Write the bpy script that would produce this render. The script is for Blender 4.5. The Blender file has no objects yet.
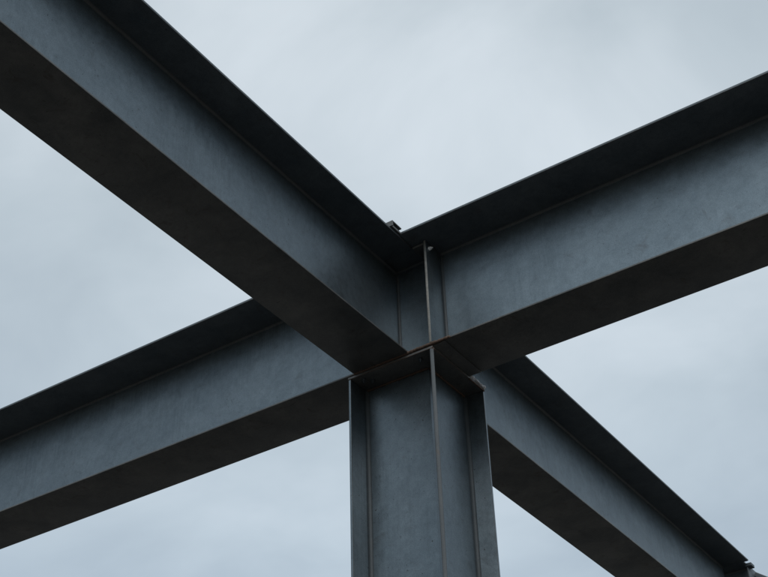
import bpy, bmesh, math, random
from mathutils import Vector, Matrix
random.seed(4)
S = bpy.context.scene
C = S.collection

# ------------------------------------------------------------------ camera
cam_d = bpy.data.cameras.new('camera'); cam = bpy.data.objects.new('camera', cam_d); C.objects.link(cam); S.camera = cam
F_PX = 1243.7
cam_d.sensor_fit = 'HORIZONTAL'; cam_d.sensor_width = 36.0; cam_d.lens = F_PX/768*36
cam_d.clip_start = .05; cam_d.clip_end = 3000
yaw, pitch, roll = -0.57228, 0.63104, -0.03404
F = Vector((math.sin(yaw)*math.cos(pitch), math.cos(yaw)*math.cos(pitch), math.sin(pitch)))
R = Vector((math.cos(yaw), -math.sin(yaw), 0)); U = R.cross(F)
R2 = R*math.cos(roll)+U*math.sin(roll); U2 = -R*math.sin(roll)+U*math.cos(roll)
m = Matrix((R2, U2, -F)).transposed().to_4x4(); m.translation = Vector((2.60323, -4.16051, -3.05983)); cam.matrix_world = m

# ------------------------------------------------------------------ sky, sun, exposure
S.view_settings.view_transform = 'Standard'; S.view_settings.look = 'None'
S.view_settings.gamma = 1; S.view_settings.exposure = 0; S.view_settings.use_curve_mapping = False
SUN_EL, SUN_AZ = math.radians(44), math.radians(140)     # azimuth clockwise from +Y
w = bpy.data.worlds.new('World'); S.world = w; w.use_nodes = True
nt = w.node_tree; N = nt.nodes; Lk = nt.links; N.clear()
def nd(N, t, **k):
    n = N.new(t)
    for a, b in k.items(): setattr(n, a, b)
    return n
out = nd(N, 'ShaderNodeOutputWorld'); bg = nd(N, 'ShaderNodeBackground'); bg2 = nd(N, 'ShaderNodeBackground')
sky = nd(N, 'ShaderNodeTexSky', sky_type='NISHITA', sun_disc=False, sun_elevation=SUN_EL, sun_rotation=SUN_AZ)
Lk.new(sky.outputs[0], bg.inputs[0]); bg.inputs[1].default_value = .05
tc = nd(N, 'ShaderNodeTexCoord')
mp = nd(N, 'ShaderNodeMapping'); mp.inputs['Scale'].default_value = (1, 1, 1.6); mp.inputs['Location'].default_value = (.35, .1, .2)
Lk.new(tc.outputs['Generated'], mp.inputs[0])
n1 = nd(N, 'ShaderNodeTexNoise'); n1.inputs['Scale'].default_value = 4.2; n1.inputs['Detail'].default_value = 7; n1.inputs['Roughness'].default_value = .5; n1.inputs['Distortion'].default_value = .35
Lk.new(mp.outputs[0], n1.inputs['Vector'])
# thinner cloud (brighter patch) around one direction of the overcast
thin = (R*.02+U*.12+F).normalized()
dp = nd(N, 'ShaderNodeVectorMath', operation='DOT_PRODUCT'); dp.inputs[1].default_value = thin
nrm = nd(N, 'ShaderNodeVectorMath', operation='NORMALIZE'); Lk.new(tc.outputs['Generated'], nrm.inputs[0]); Lk.new(nrm.outputs[0], dp.inputs[0])
mr = nd(N, 'ShaderNodeMapRange', interpolation_type='SMOOTHSTEP'); mr.inputs['From Min'].default_value = .90; mr.inputs['From Max'].default_value = 1.0
mr.inputs['To Min'].default_value = -.16; mr.inputs['To Max'].default_value = .22
Lk.new(dp.outputs['Value'], mr.inputs[0])
ad = nd(N, 'ShaderNodeMath', operation='ADD'); Lk.new(n1.outputs['Fac'], ad.inputs[0]); Lk.new(mr.outputs[0], ad.inputs[1])
cr = nd(N, 'ShaderNodeValToRGB'); e = cr.color_ramp.elements
e[0].position = .18; e[0].color = (.345, .395, .41, 1)
e[1].position = .85; e[1].color = (.68, .735, .75, 1)
q = e.new(.5); q.color = (.50, .56, .572, 1)
Lk.new(ad.outputs[0], cr.inputs[0]); Lk.new(cr.outputs[0], bg2.inputs[0])
# the overcast is brightest around the hidden sun (behind the camera) and dimmest along the horizon
glow = nd(N, 'ShaderNodeVectorMath', operation='DOT_PRODUCT'); gd = Vector((.45, -.62, .80)).normalized(); glow.inputs[1].default_value = gd
Lk.new(nrm.outputs[0], glow.inputs[0])
gm = nd(N, 'ShaderNodeMapRange', interpolation_type='SMOOTHSTEP'); gm.inputs['From Min'].default_value = .45; gm.inputs['From Max'].default_value = 1
gm.inputs['To Min'].default_value = .90; gm.inputs['To Max'].default_value = 2.4; Lk.new(glow.outputs['Value'], gm.inputs[0])
sx = nd(N, 'ShaderNodeSeparateXYZ'); Lk.new(nrm.outputs[0], sx.inputs[0])
hz = nd(N, 'ShaderNodeMapRange', interpolation_type='SMOOTHSTEP'); hz.inputs['From Min'].default_value = 0; hz.inputs['From Max'].default_value = .42
hz.inputs['To Min'].default_value = .45; hz.inputs['To Max'].default_value = 1; Lk.new(sx.outputs[2], hz.inputs[0])
ml = nd(N, 'ShaderNodeMath', operation='MULTIPLY'); Lk.new(gm.outputs[0], ml.inputs[0]); Lk.new(hz.outputs[0], ml.inputs[1]); Lk.new(ml.outputs[0], bg2.inputs[1])
adds = nd(N, 'ShaderNodeAddShader'); Lk.new(bg.outputs[0], adds.inputs[0]); Lk.new(bg2.outputs[0], adds.inputs[1]); Lk.new(adds.outputs[0], out.inputs[0])

sd = bpy.data.lights.new('sun', 'SUN'); sd.energy = .95; sd.angle = math.radians(34); sd.color = (1, .97, .93)
sun = bpy.data.objects.new('sun', sd); C.objects.link(sun)
dirv = Vector((math.sin(SUN_AZ)*math.cos(SUN_EL), math.cos(SUN_AZ)*math.cos(SUN_EL), math.sin(SUN_EL)))
sun.rotation_euler = dirv.to_track_quat('Z', 'Y').to_euler(); sun.location = dirv*30

# ------------------------------------------------------------------ materials
def steel(name, c0, c1, rust=.35, rough=.38, metal=0., stretch=(1, 1, 1), dark=(.05, .035, .026)):
    M = bpy.data.materials.new(name); M.use_nodes = True
    t = M.node_tree; N = t.nodes; L = t.links; b = N['Principled BSDF']
    tc = nd(N, 'ShaderNodeTexCoord')
    mp = nd(N, 'ShaderNodeMapping'); mp.inputs['Scale'].default_value = stretch; ofs = nd(N, 'ShaderNodeVectorMath', operation='ADD'); oi0 = nd(N, 'ShaderNodeObjectInfo')
    L.new(tc.outputs['Object'], ofs.inputs[0]); L.new(oi0.outputs['Random'], ofs.inputs[1]); L.new(ofs.outputs[0], mp.inputs[0])
    def noise(sc, det, ro=.6, src=mp, dist=0.):
        n = nd(N, 'ShaderNodeTexNoise'); n.inputs['Scale'].default_value = sc; n.inputs['Detail'].default_value = det
        n.inputs['Roughness'].default_value = ro; n.inputs['Distortion'].default_value = dist; L.new(src.outputs[0], n.inputs['Vector']); return n
    def ramp(src, stops):
        r = nd(N, 'ShaderNodeValToRGB'); el = r.color_ramp.elements
        el[0].position, el[0].color = stops[0][0], (*stops[0][1], 1); el[1].position, el[1].color = stops[-1][0], (*stops[-1][1], 1)
        for p, c in stops[1:-1]:
            x = el.new(p); x.color = (*c, 1)
        L.new(src, r.inputs[0]); return r
    def mix(f, a, bb, mode='MIX'):
        x = nd(N, 'ShaderNodeMix', data_type='RGBA', blend_type=mode)
        if isinstance(f, float): x.inputs[0].default_value = f
        else: L.new(f, x.inputs[0])
        for i, v in ((6, a), (7, bb)):
            if isinstance(v, tuple): x.inputs[i].default_value = (*v, 1)
            else: L.new(v, x.inputs[i])
        return x.outputs[2]
    big = noise(5, 6, .6, dist=.4); med = noise(34, 5, .65); fine = noise(260, 3, .7)
    col = ramp(big.outputs['Fac'], [(.3, c0), (.7, c1)]).outputs[0]
    col = mix(.22, col, ramp(med.outputs['Fac'], [(.3, (.35,)*3), (.7, (1.5,)*3)]).outputs[0], 'MULTIPLY')
    col = mix(.30, col, ramp(fine.outputs['Fac'], [(.32, (.3,)*3), (.68, (1.5,)*3)]).outputs[0], 'MULTIPLY')
    # run-off streaks: noise squeezed across, drawn out down the plate
    mp2 = nd(N, 'ShaderNodeMapping'); mp2.inputs['Scale'].default_value = (38, 38, 2.6); L.new(tc.outputs['Object'], mp2.inputs[0])
    st = noise(1.6, 4, .7, mp2)
    col = mix(ramp(noise(2.3, 3).outputs['Fac'], [(.45, (0,)*3), (.7, (.45,)*3)]).outputs[0], col, ramp(st.outputs['Fac'], [(.3, (.45,)*3), (.62, (1.12,)*3)]).outputs[0], 'MULTIPLY')
    # rubbed arcs and scratches
    wv = nd(N, 'ShaderNodeTexVoronoi', feature='DISTANCE_TO_EDGE'); wv.inputs['Scale'].default_value = 3.1
    mp3 = nd(N, 'ShaderNodeMapping'); mp3.inputs['Scale'].default_value = (1, 1, 2.7); mp3.inputs['Rotation'].default_value = (.4, .5, .3)
    L.new(noise(7, 3, .6).outputs['Color'], mp3.inputs[0]); 
    mxv = nd(N, 'ShaderNodeVectorMath', operation='MULTIPLY_ADD'); mxv.inputs[1].default_value = (.35,)*3
    L.new(mp3.outputs[0], mxv.inputs[0]); L.new(tc.outputs['Object'], mxv.inputs[2]); L.new(mxv.outputs[0], wv.inputs['Vector'])
    sc = ramp(wv.outputs['Distance'], [(0, (1,)*3), (.010, (0,)*3)])
    gate = ramp(noise(4, 2).outputs['Fac'], [(.5, (0,)*3), (.66, (.6,)*3)])
    sm = mix(1., sc.outputs[0], gate.outputs[0], 'MULTIPLY')
    col = mix(sm, col, tuple(v*.45 for v in c1))
    # grime and rust blooms
    rg = ramp(noise(11, 8, .72, dist=.8).outputs['Fac'], [(.57, (0,)*3), (.74, (rust,)*3)])
    col = mix(rg.outputs[0], col, dark)
    sp = ramp(noise(85, 2, .5).outputs['Fac'], [(.71, (0,)*3), (.75, (.8,)*3)])
    col = mix(sp.outputs[0], col, (.035, .03, .028))
    # every piece came from its own batch: a slightly different tone
    oi = nd(N, 'ShaderNodeObjectInfo'); om = nd(N, 'ShaderNodeMapRange'); om.inputs['To Min'].default_value = .90; om.inputs['To Max'].default_value = 1.10
    L.new(oi.outputs['Random'], om.inputs[0])
    vs_ = nd(N, 'ShaderNodeVectorMath', operation='SCALE'); L.new(col, vs_.inputs[0]); L.new(om.outputs[0], vs_.inputs['Scale']); col = vs_.outputs[0]
    L.new(col, b.inputs['Base Color'])
    rr = nd(N, 'ShaderNodeMapRange'); rr.inputs['To Min'].default_value = rough-.05; rr.inputs['To Max'].default_value = rough+.08
    L.new(med.outputs['Fac'], rr.inputs[0]); L.new(rr.outputs[0], b.inputs['Roughness'])
    b.inputs['Metallic'].default_value = metal; b.inputs['Specular IOR Level'].default_value = .5
    bp = nd(N, 'ShaderNodeBump'); bp.inputs['Strength'].default_value = .25; bp.inputs['Distance'].default_value = .002
    L.new(med.outputs['Fac'], bp.inputs['Height'])
    bp2 = nd(N, 'ShaderNodeBump'); bp2.inputs['Strength'].default_value = .12; bp2.inputs['Distance'].default_value = .05
    L.new(noise(3.5, 2).outputs['Fac'], bp2.inputs['Height']); L.new(bp.outputs[0], bp2.inputs['Normal']); L.new(bp2.outputs[0], b.inputs['Normal'])
    return M
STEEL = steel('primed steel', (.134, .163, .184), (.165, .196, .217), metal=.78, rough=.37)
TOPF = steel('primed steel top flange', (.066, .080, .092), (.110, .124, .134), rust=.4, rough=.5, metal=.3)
FIN = steel('dull steel tip', (.034, .042, .048), (.056, .063, .068), rust=.8, rough=.6, metal=.2)
LIT_EDGE = steel('lit edge tint', (.13, .13, .122), (.26, .25, .23), rust=.8, rough=.5)  # light caught by the stiffener tip and filler edge, painted in as paler colour
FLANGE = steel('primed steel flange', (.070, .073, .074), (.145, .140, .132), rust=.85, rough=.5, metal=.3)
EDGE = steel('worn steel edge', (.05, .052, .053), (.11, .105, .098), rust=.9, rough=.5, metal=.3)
ROOT_GLINT = steel('root fillet highlight', (.066, .072, .076), (.10, .104, .104), rust=.6, rough=.5, metal=.1)  # horizon reflection along the upper web fillets, put into their colour
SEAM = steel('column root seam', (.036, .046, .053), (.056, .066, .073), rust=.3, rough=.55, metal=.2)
RUST = steel('rusty weld', (.065, .042, .03), (.12, .072, .05), rust=.6, rough=.8, dark=(.05, .02, .012))
CHALK = steel('chalky spatter', (.55, .54, .55), (.75, .72, .72), rust=.3, rough=.9)
ZINC = steel('zinc bolt', (.7, .71, .72), (.85, .85, .85), rust=.1, rough=.4)
G = bpy.data.materials.new('packed soil'); G.use_nodes = True
gn = G.node_tree.nodes; gl = G.node_tree.links
n = nd(gn, 'ShaderNodeTexNoise'); n.inputs['Scale'].default_value = .8; n.inputs['Detail'].default_value = 9
r = nd(gn, 'ShaderNodeValToRGB'); r.color_ramp.elements[0].color = (.036, .033, .030, 1); r.color_ramp.elements[1].color = (.095, .087, .078, 1)
tg = nd(gn, 'ShaderNodeTexCoord'); gl.new(tg.outputs['Object'], n.inputs['Vector'])
gl.new(n.outputs['Fac'], r.inputs[0]); gl.new(r.outputs[0], gn['Principled BSDF'].inputs['Base Color']); gn['Principled BSDF'].inputs['Roughness'].default_value = .95

# ------------------------------------------------------------------ helpers
def link(name, bm, mats, parent=None, smooth=False):
    me = bpy.data.meshes.new(name); bm.normal_update(); bm.to_mesh(me); bm.free()
    for x in (mats if isinstance(mats, (list, tuple)) else [mats]): me.materials.append(x)
    if smooth:
        for p in me.polygons: p.use_smooth = True
    o = bpy.data.objects.new(name, me); C.objects.link(o)
    if parent: o.parent = parent
    return o
def thing(name, loc, label, cat, group=None):
    o = bpy.data.objects.new(name, None); o.empty_display_size = .1; o.location = loc; C.objects.link(o)
    o['label'] = label; o['category'] = cat; o['kind'] = 'thing'
    if group: o['group'] = group
    return o
def boxbm(x0, x1, y0, y1, z0, z1, bev=.0018, bm=None, seg=2):
    t = bmesh.new()
    v = [t.verts.new(p) for p in ((x0,y0,z0),(x1,y0,z0),(x1,y1,z0),(x0,y1,z0),(x0,y0,z1),(x1,y0,z1),(x1,y1,z1),(x0,y1,z1))]
    for f in ((3,2,1,0),(4,5,6,7),(0,1,5,4),(1,2,6,5),(2,3,7,6),(3,0,4,7)): t.faces.new([v[i] for i in f])
    if bev: bmesh.ops.bevel(t, geom=list(t.edges), offset=bev, segments=seg, profile=.5, affect='EDGES', material=1)
    if bm is None: return t
    me = bpy.data.meshes.new('tmp'); t.to_mesh(me); t.free(); bm.from_mesh(me); bpy.data.meshes.remove(me); return bm
def prism(pts, a0, a1, axis):
    """closed outline extruded along an axis; pts are (u, v) across it"""
    t = bmesh.new()
    def P(u, v, a): return {'x': (a, u, v), 'y': (u, a, v), 'z': (u, v, a)}[axis]
    A = [t.verts.new(P(u, v, a0)) for u, v in pts]; B = [t.verts.new(P(u, v, a1)) for u, v in pts]
    k = len(pts)
    for i in range(k): t.faces.new((A[i], A[(i+1) % k], B[(i+1) % k], B[i]))
    t.faces.new(A); t.faces.new(B)
    bmesh.ops.recalc_face_normals(t, faces=t.faces); return t
def arc(cx, cy, r, a0, a1, n=6):
    return [(cx+r*math.cos(math.radians(a0+(a1-a0)*i/n)), cy+r*math.sin(math.radians(a0+(a1-a0)*i/n))) for i in range(n+1)]
def webprofile(tw, z0, z1, r):
    """web with root fillets flaring into both flanges; (u across, v up)"""
    h = tw/2; p = []
    p += [(h+r, z0)] + arc(h+r, z0+r, r, 270, 180)[1:]
    p += arc(h+r, z1-r, r, 180, 90)
    p += [(-u, v) for u, v in reversed(p)]
    return p
def smooth_by_angle(o, ang=35):
    me = o.data
    for p in me.polygons: p.use_smooth = True
    b = bmesh.new(); b.from_mesh(me)
    for ed in b.edges:
        if len(ed.link_faces) == 2 and ed.calc_face_angle(0) > math.radians(ang): ed.smooth = False
    b.to_mesh(me); b.free()
def bolt(parent, loc, axis, r=.012, mat=None, name='bolt'):
    """washer and hex head, standing proud along axis"""
    bm = bmesh.new()
    mt = Vector(axis).normalized().to_track_quat('Z', 'Y').to_matrix().to_4x4()
    bmesh.ops.create_cone(bm, cap_ends=True, segments=24, radius1=r*1.25, radius2=r*1.2, depth=.003, matrix=Matrix.Translation((0,0,.0015)))
    bmesh.ops.create_cone(bm, cap_ends=True, segments=6, radius1=r, radius2=r*.93, depth=.010, matrix=Matrix.Translation((0,0,.008)))
    bmesh.ops.create_cone(bm, cap_ends=True, segments=14, radius1=r*.5, radius2=r*.42, depth=.007, matrix=Matrix.Translation((0,0,.0165)))
    bmesh.ops.transform(bm, matrix=Matrix.Translation(loc) @ mt, verts=bm.verts)
    return link(name, bm, mat or ZINC, parent)
def bead(parent, a, b, r, mat, name='weld_bead', n=60):
    """irregular weld bead between two points"""
    a, b = Vector(a), Vector(b); d = b-a; z = d.normalized(); x = z.orthogonal().normalized(); y = z.cross(x)
    bm = bmesh.new(); rings = []
    for i in range(n+1):
        t = i/n; rr = r*(.75+.5*random.random())*(.35 if i in (0, n) else 1)
        c = a+d*t+x*random.uniform(-.15, .15)*r+y*random.uniform(-.15, .15)*r
        rings.append([bm.verts.new(c+(x*math.cos(k*math.tau/8)+y*math.sin(k*math.tau/8))*rr) for k in range(8)])
    for p, q in zip(rings, rings[1:]):
        for k in range(8): bm.faces.new((p[k], p[(k+1) % 8], q[(k+1) % 8], q[k]))
    bm.faces.new(rings[0]); bm.faces.new(rings[-1]); bmesh.ops.recalc_face_normals(bm, faces=bm.faces)
    return link(name, bm, mat, parent, True)

# ------------------------------------------------------------------ ground
GZ = -4.75
bm = bmesh.new(); n = 40
vs = [[bm.verts.new((x*30.-600, y*30.-600, GZ)) for x in range(n+1)] for y in range(n+1)]
for j in range(n):
    for i in range(n): bm.faces.new((vs[j][i], vs[j][i+1], vs[j+1][i+1], vs[j+1][i]))
g = link('ground', bm, G); g['kind'] = 'structure'

# ------------------------------------------------------------------ the long beam on the column (runs along X)
H = .598            # underside of the top flanges above the bearing level
TF = .012
GR = 'steel roof beams meeting on the column'
through = thing('steel_beam', (0, 0, 0), 'long continuous grey steel beam seated on the column, running lower left to upper right', 'beam', GR)
WB, QB = .165, .253
HT = H+TF
def ibeam(root, axis, a0, a1, wb, qt, off, z_top, tf=TF, tw=.016, r=.012, top0=None, top1=None, bot0=None, bot1=None):
    def bx(u0, u1, s0, s1, z0, z1):
        return boxbm(s0, s1, u0, u1, z0, z1) if axis == 'x' else boxbm(u0, u1, s0, s1, z0, z1)
    g0 = .0005
    t0 = a0 if top0 is None else top0; b0 = a0 if bot0 is None else bot0; t1 = a1 if top1 is None else top1; b1 = a1 if bot1 is None else bot1
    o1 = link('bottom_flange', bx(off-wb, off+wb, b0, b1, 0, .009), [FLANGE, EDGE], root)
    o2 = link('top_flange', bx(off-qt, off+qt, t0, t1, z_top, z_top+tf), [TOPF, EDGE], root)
    pts = [(u+off, v) for u, v in webprofile(tw, .009+g0, z_top-g0, r)]
    wb_ = prism(pts, a0, a1, axis)
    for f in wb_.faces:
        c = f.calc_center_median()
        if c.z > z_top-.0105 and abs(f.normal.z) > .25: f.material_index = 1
    o3 = link('web', wb_, [STEEL, ROOT_GLINT], root)
    for o in (o1, o2, o3): smooth_by_angle(o)
ibeam(through, 'x', -9.0, 9.0, WB, QB, 0, HT)
# stiffener over the column flange, on the near side of the web
SX = .250
bm = boxbm(SX, SX+.012, -.150, -.0085, .028, HT-.002, .0015)
for f in bm.faces:
    if f.normal.y < -.5: f.material_index = 1
st = link('stiffener', bm, [STEEL, LIT_EDGE], through); smooth_by_angle(st)
sw = prism([(SX+.0122, -.0082), (SX+.0122, -.0185)] + arc(SX+.0226, -.0186, .0104, 180, 90)[1:-1] + [(SX+.023, -.0082)], .034, HT-.018, 'z')
o = link('weld_bead', sw, FIN, through); smooth_by_angle(o, 60)
# filler plate just under the top flange between the stiffener and the incoming beam
fp = boxbm(.1815, SX-.001, -.137, -.026, H-.0, HT-.001, .0015)
for f in fp.faces:
    if f.normal.y < -.5: f.material_index = 1
o = link('filler_plate', fp, [FLANGE, LIT_EDGE], through); smooth_by_angle(o)
for s in (-1, 1):
    o = link('stiffener', boxbm(*sorted((s*.2+.05, s*.2+.062)),   .0085, .150, .0095, HT-.002, .0015), [STEEL, EDGE], through); smooth_by_angle(o)
bead(through, (-.15, -.1675, -.001), (.37, -.1675, .003), .0062, RUST, n=150)
bead(through, (.12, -.168, .001), (.30, -.168, .003), .0075, RUST, n=60)
bead(through, (SX+.006, -.150, .019), (SX+.006, -.02, .019), .005, RUST, n=30)
bolt(through, (SX+.012, -.118, HT-.036), (1, 0, 0), .008)

# ------------------------------------------------------------------ the two beams framing into it (run along Y)
near = thing('steel_beam', (0, -.2, 0), 'grey steel beam from the upper left corner, framing into the joint above the column', 'beam', GR)
near.location = (0, 0, 0)
ibeam(near, 'y', -9.0, -.009, .150, .180, 0, H, top1=-.140, bot1=-.1725)
o = link('weld_bead', prism([(.0082, -.0085), (.0195, -.0085)] + arc(.0195, -.0198, .0113, 90, 180)[1:], .040, H-.02, 'z'), FIN, near); smooth_by_angle(o, 60)
far = thing('steel_beam', (0, 0, 0), 'grey steel beam behind the column, running from the joint down to the lower right corner', 'beam', GR)
ibeam(far, 'y', .009, 4.385, .155, .205, -.042, H, top0=.010, bot0=.172)
# ------------------------------------------------------------------ small open clip lying on the flange corner
cl = bmesh.new()
z0 = HT+.0005
boxbm(.118, .197, -.332, -.326, z0, z0+.030, .0008, cl)
boxbm(.118, .197, -.3255, -.2545, z0+.024, z0+.030, .0008, cl)
boxbm(.118, .124, -.3255, -.2545, z0, z0+.0235, .0008, cl)
boxbm(.1245, .190, -.3255, -.2545, z0, z0+.012, .0008, cl)
clip = link('clip_bracket', cl, [FLANGE, EDGE]); 
clip['label'] = 'small open steel clip sticking up above the flanges where the sky notch meets the joint'; clip['category'] = 'bracket'; clip['kind'] = 'thing'

# ------------------------------------------------------------------ column
X0, X1, Y0, Y1 = -.182, .275, -.166, .294
ZT = -.019
T = .013
def make_column(root):
    zb = GZ+.03
    WY, WX = Y0+.130, X1-.101
    core = [(X0+T+.001, Y1-T-.001), (X0+T+.001, WY-.016)] + arc(X0+T+.001+.016, WY-.016, .016, 180, 90)[1:] + [(WX, WY), (WX, Y1-T-.001-.016)] + arc(WX+.016, Y1-T-.001-.016, .016, 180, 90)[1:]
    cw = prism(core, zb, ZT-.001, 'z')
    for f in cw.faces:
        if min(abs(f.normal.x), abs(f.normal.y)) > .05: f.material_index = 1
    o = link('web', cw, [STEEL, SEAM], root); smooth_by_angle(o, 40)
    o = link('flange', boxbm(X0, X0+T, Y0+.001, Y1-T-.001, zb, ZT-.001), [STEEL, EDGE], root); smooth_by_angle(o)
    o = link('flange', boxbm(X0, X1-.001, Y1-T, Y1, zb, ZT-.001), [STEEL, EDGE], root); smooth_by_angle(o)
    # corner fin: from the inner corner of the webs out to the cap corner
    a = Vector((X1-.010, Y0+.010)); b = Vector((WX+.001, WY+.001)); a2 = Vector((X1-.010-.076, Y0+.010+.130))
    d = (a-a2).normalized(); nn = Vector((-d.y, d.x))*.0115
    t = boxbm(-.009, .009, 0, (a-a2).length+.012, zb, ZT-.001, .003)
    rot = Matrix(((-nn.x/.0115, d.x, 0, a2.x), (-nn.y/.0115, d.y, 0, a2.y), (0, 0, 1, 0), (0, 0, 0, 1)))
    bmesh.ops.transform(t, matrix=rot, verts=t.verts)
    for f in t.faces: f.material_index = 1
    o = link('corner_fin', t, [STEEL, FIN], root); smooth_by_angle(o)
    o = link('cap_plate', boxbm(X0-.002, X1+.001, Y0-.001, Y1+.002, ZT, -.0065), [FLANGE, RUST], root); smooth_by_angle(o)
    o = link('bearing_plate', boxbm(X0, .338, Y0+.006, .158, -.006, -.0005, .001), [FLANGE, EDGE], root); smooth_by_angle(o)
    o = link('base_plate', boxbm(X0-.1, X1+.1, Y0-.1, Y1+.1, GZ+.001, GZ+.0295), [FLANGE, EDGE], root); smooth_by_angle(o)
column = thing('steel_column', (0, 0, 0), 'upright grey steel column with recessed faces standing under the beam joint', 'column')
make_column(column)
bead(column, (X1+.001, .15, -.020), (X1+.001, .29, -.020), .004, RUST, n=30)
bolt(column, (.185, -.125, ZT), (0, 0, -1), .008, SEAM)
bolt(column, (-.12, -.13, ZT), (0, 0, -1), .009, SEAM)
bolt(column, (-.09, -.10, ZT), (0, 0, -1), .009, SEAM)
bead(column, (X0+T+.002, Y0+.128, ZT-.003), (X1-.10, Y0+.128, ZT-.003), .006, RUST, n=60)
bead(column, (X1-.099, Y0+.132, ZT-.003), (X1-.099, Y1-T-.003, ZT-.003), .006, RUST, n=60)
bead(column, (X1-.012, Y0+.002, ZT-.002), (X1+.0, Y0+.014, ZT-.002), .007, RUST, n=10)
# crusty spatter left along the far corner of the cap
bm = bmesh.new()
for i in range(60):
    y = random.uniform(.165, .292); s = random.uniform(.003, .013)
    bmesh.ops.create_icosphere(bm, subdivisions=1, radius=s*random.choice((.5, .7, 1)), matrix=Matrix.Translation((X1+random.uniform(-.006, .003), y, -.006+random.uniform(0, .010)))@Matrix.Diagonal((1, random.uniform(.8, 2), random.uniform(.5, 1), 1)))
for v in bm.verts: v.co += Vector([random.uniform(-.0035, .0035) for _ in range(3)])
link('weld_spatter', bm, CHALK, column)

# ------------------------------------------------------------------ far end of the rear beam: next column, cross beam stub and raking brace
fc = thing('steel_column', (0, 4.55, 0), 'far steel column carrying the end of the rear beam at the lower right corner', 'column')
make_column(fc)
cb = thing('steel_beam', (0, 4.55, 0), 'far cross beam end meeting the rear beam at the lower right corner', 'beam', GR)
ibeam(cb, 'x', -3.0, .118, .15, .16, 0, H+TF+.001)
o = link('clip', boxbm(.13, .176, -.159, -.09, HT-.045, HT-.022), [TOPF, EDGE], cb)
o = link('end_plate', boxbm(.135, .145, -.150, .15, 0, HT-.03), [TOPF, FIN], cb); smooth_by_angle(o)
br = boxbm(0, 3.2, -.05, .05, -.018, .018, .004)
brace = link('raking_brace', br, [TOPF, EDGE]); brace.location = (.15, 4.56, H-.055); brace.rotation_euler = (0, math.radians(36), 0)
brace['label'] = 'dark brace sloping away to the right from the far end of the rear beam'; brace['category'] = 'brace'; brace['kind'] = 'thing'
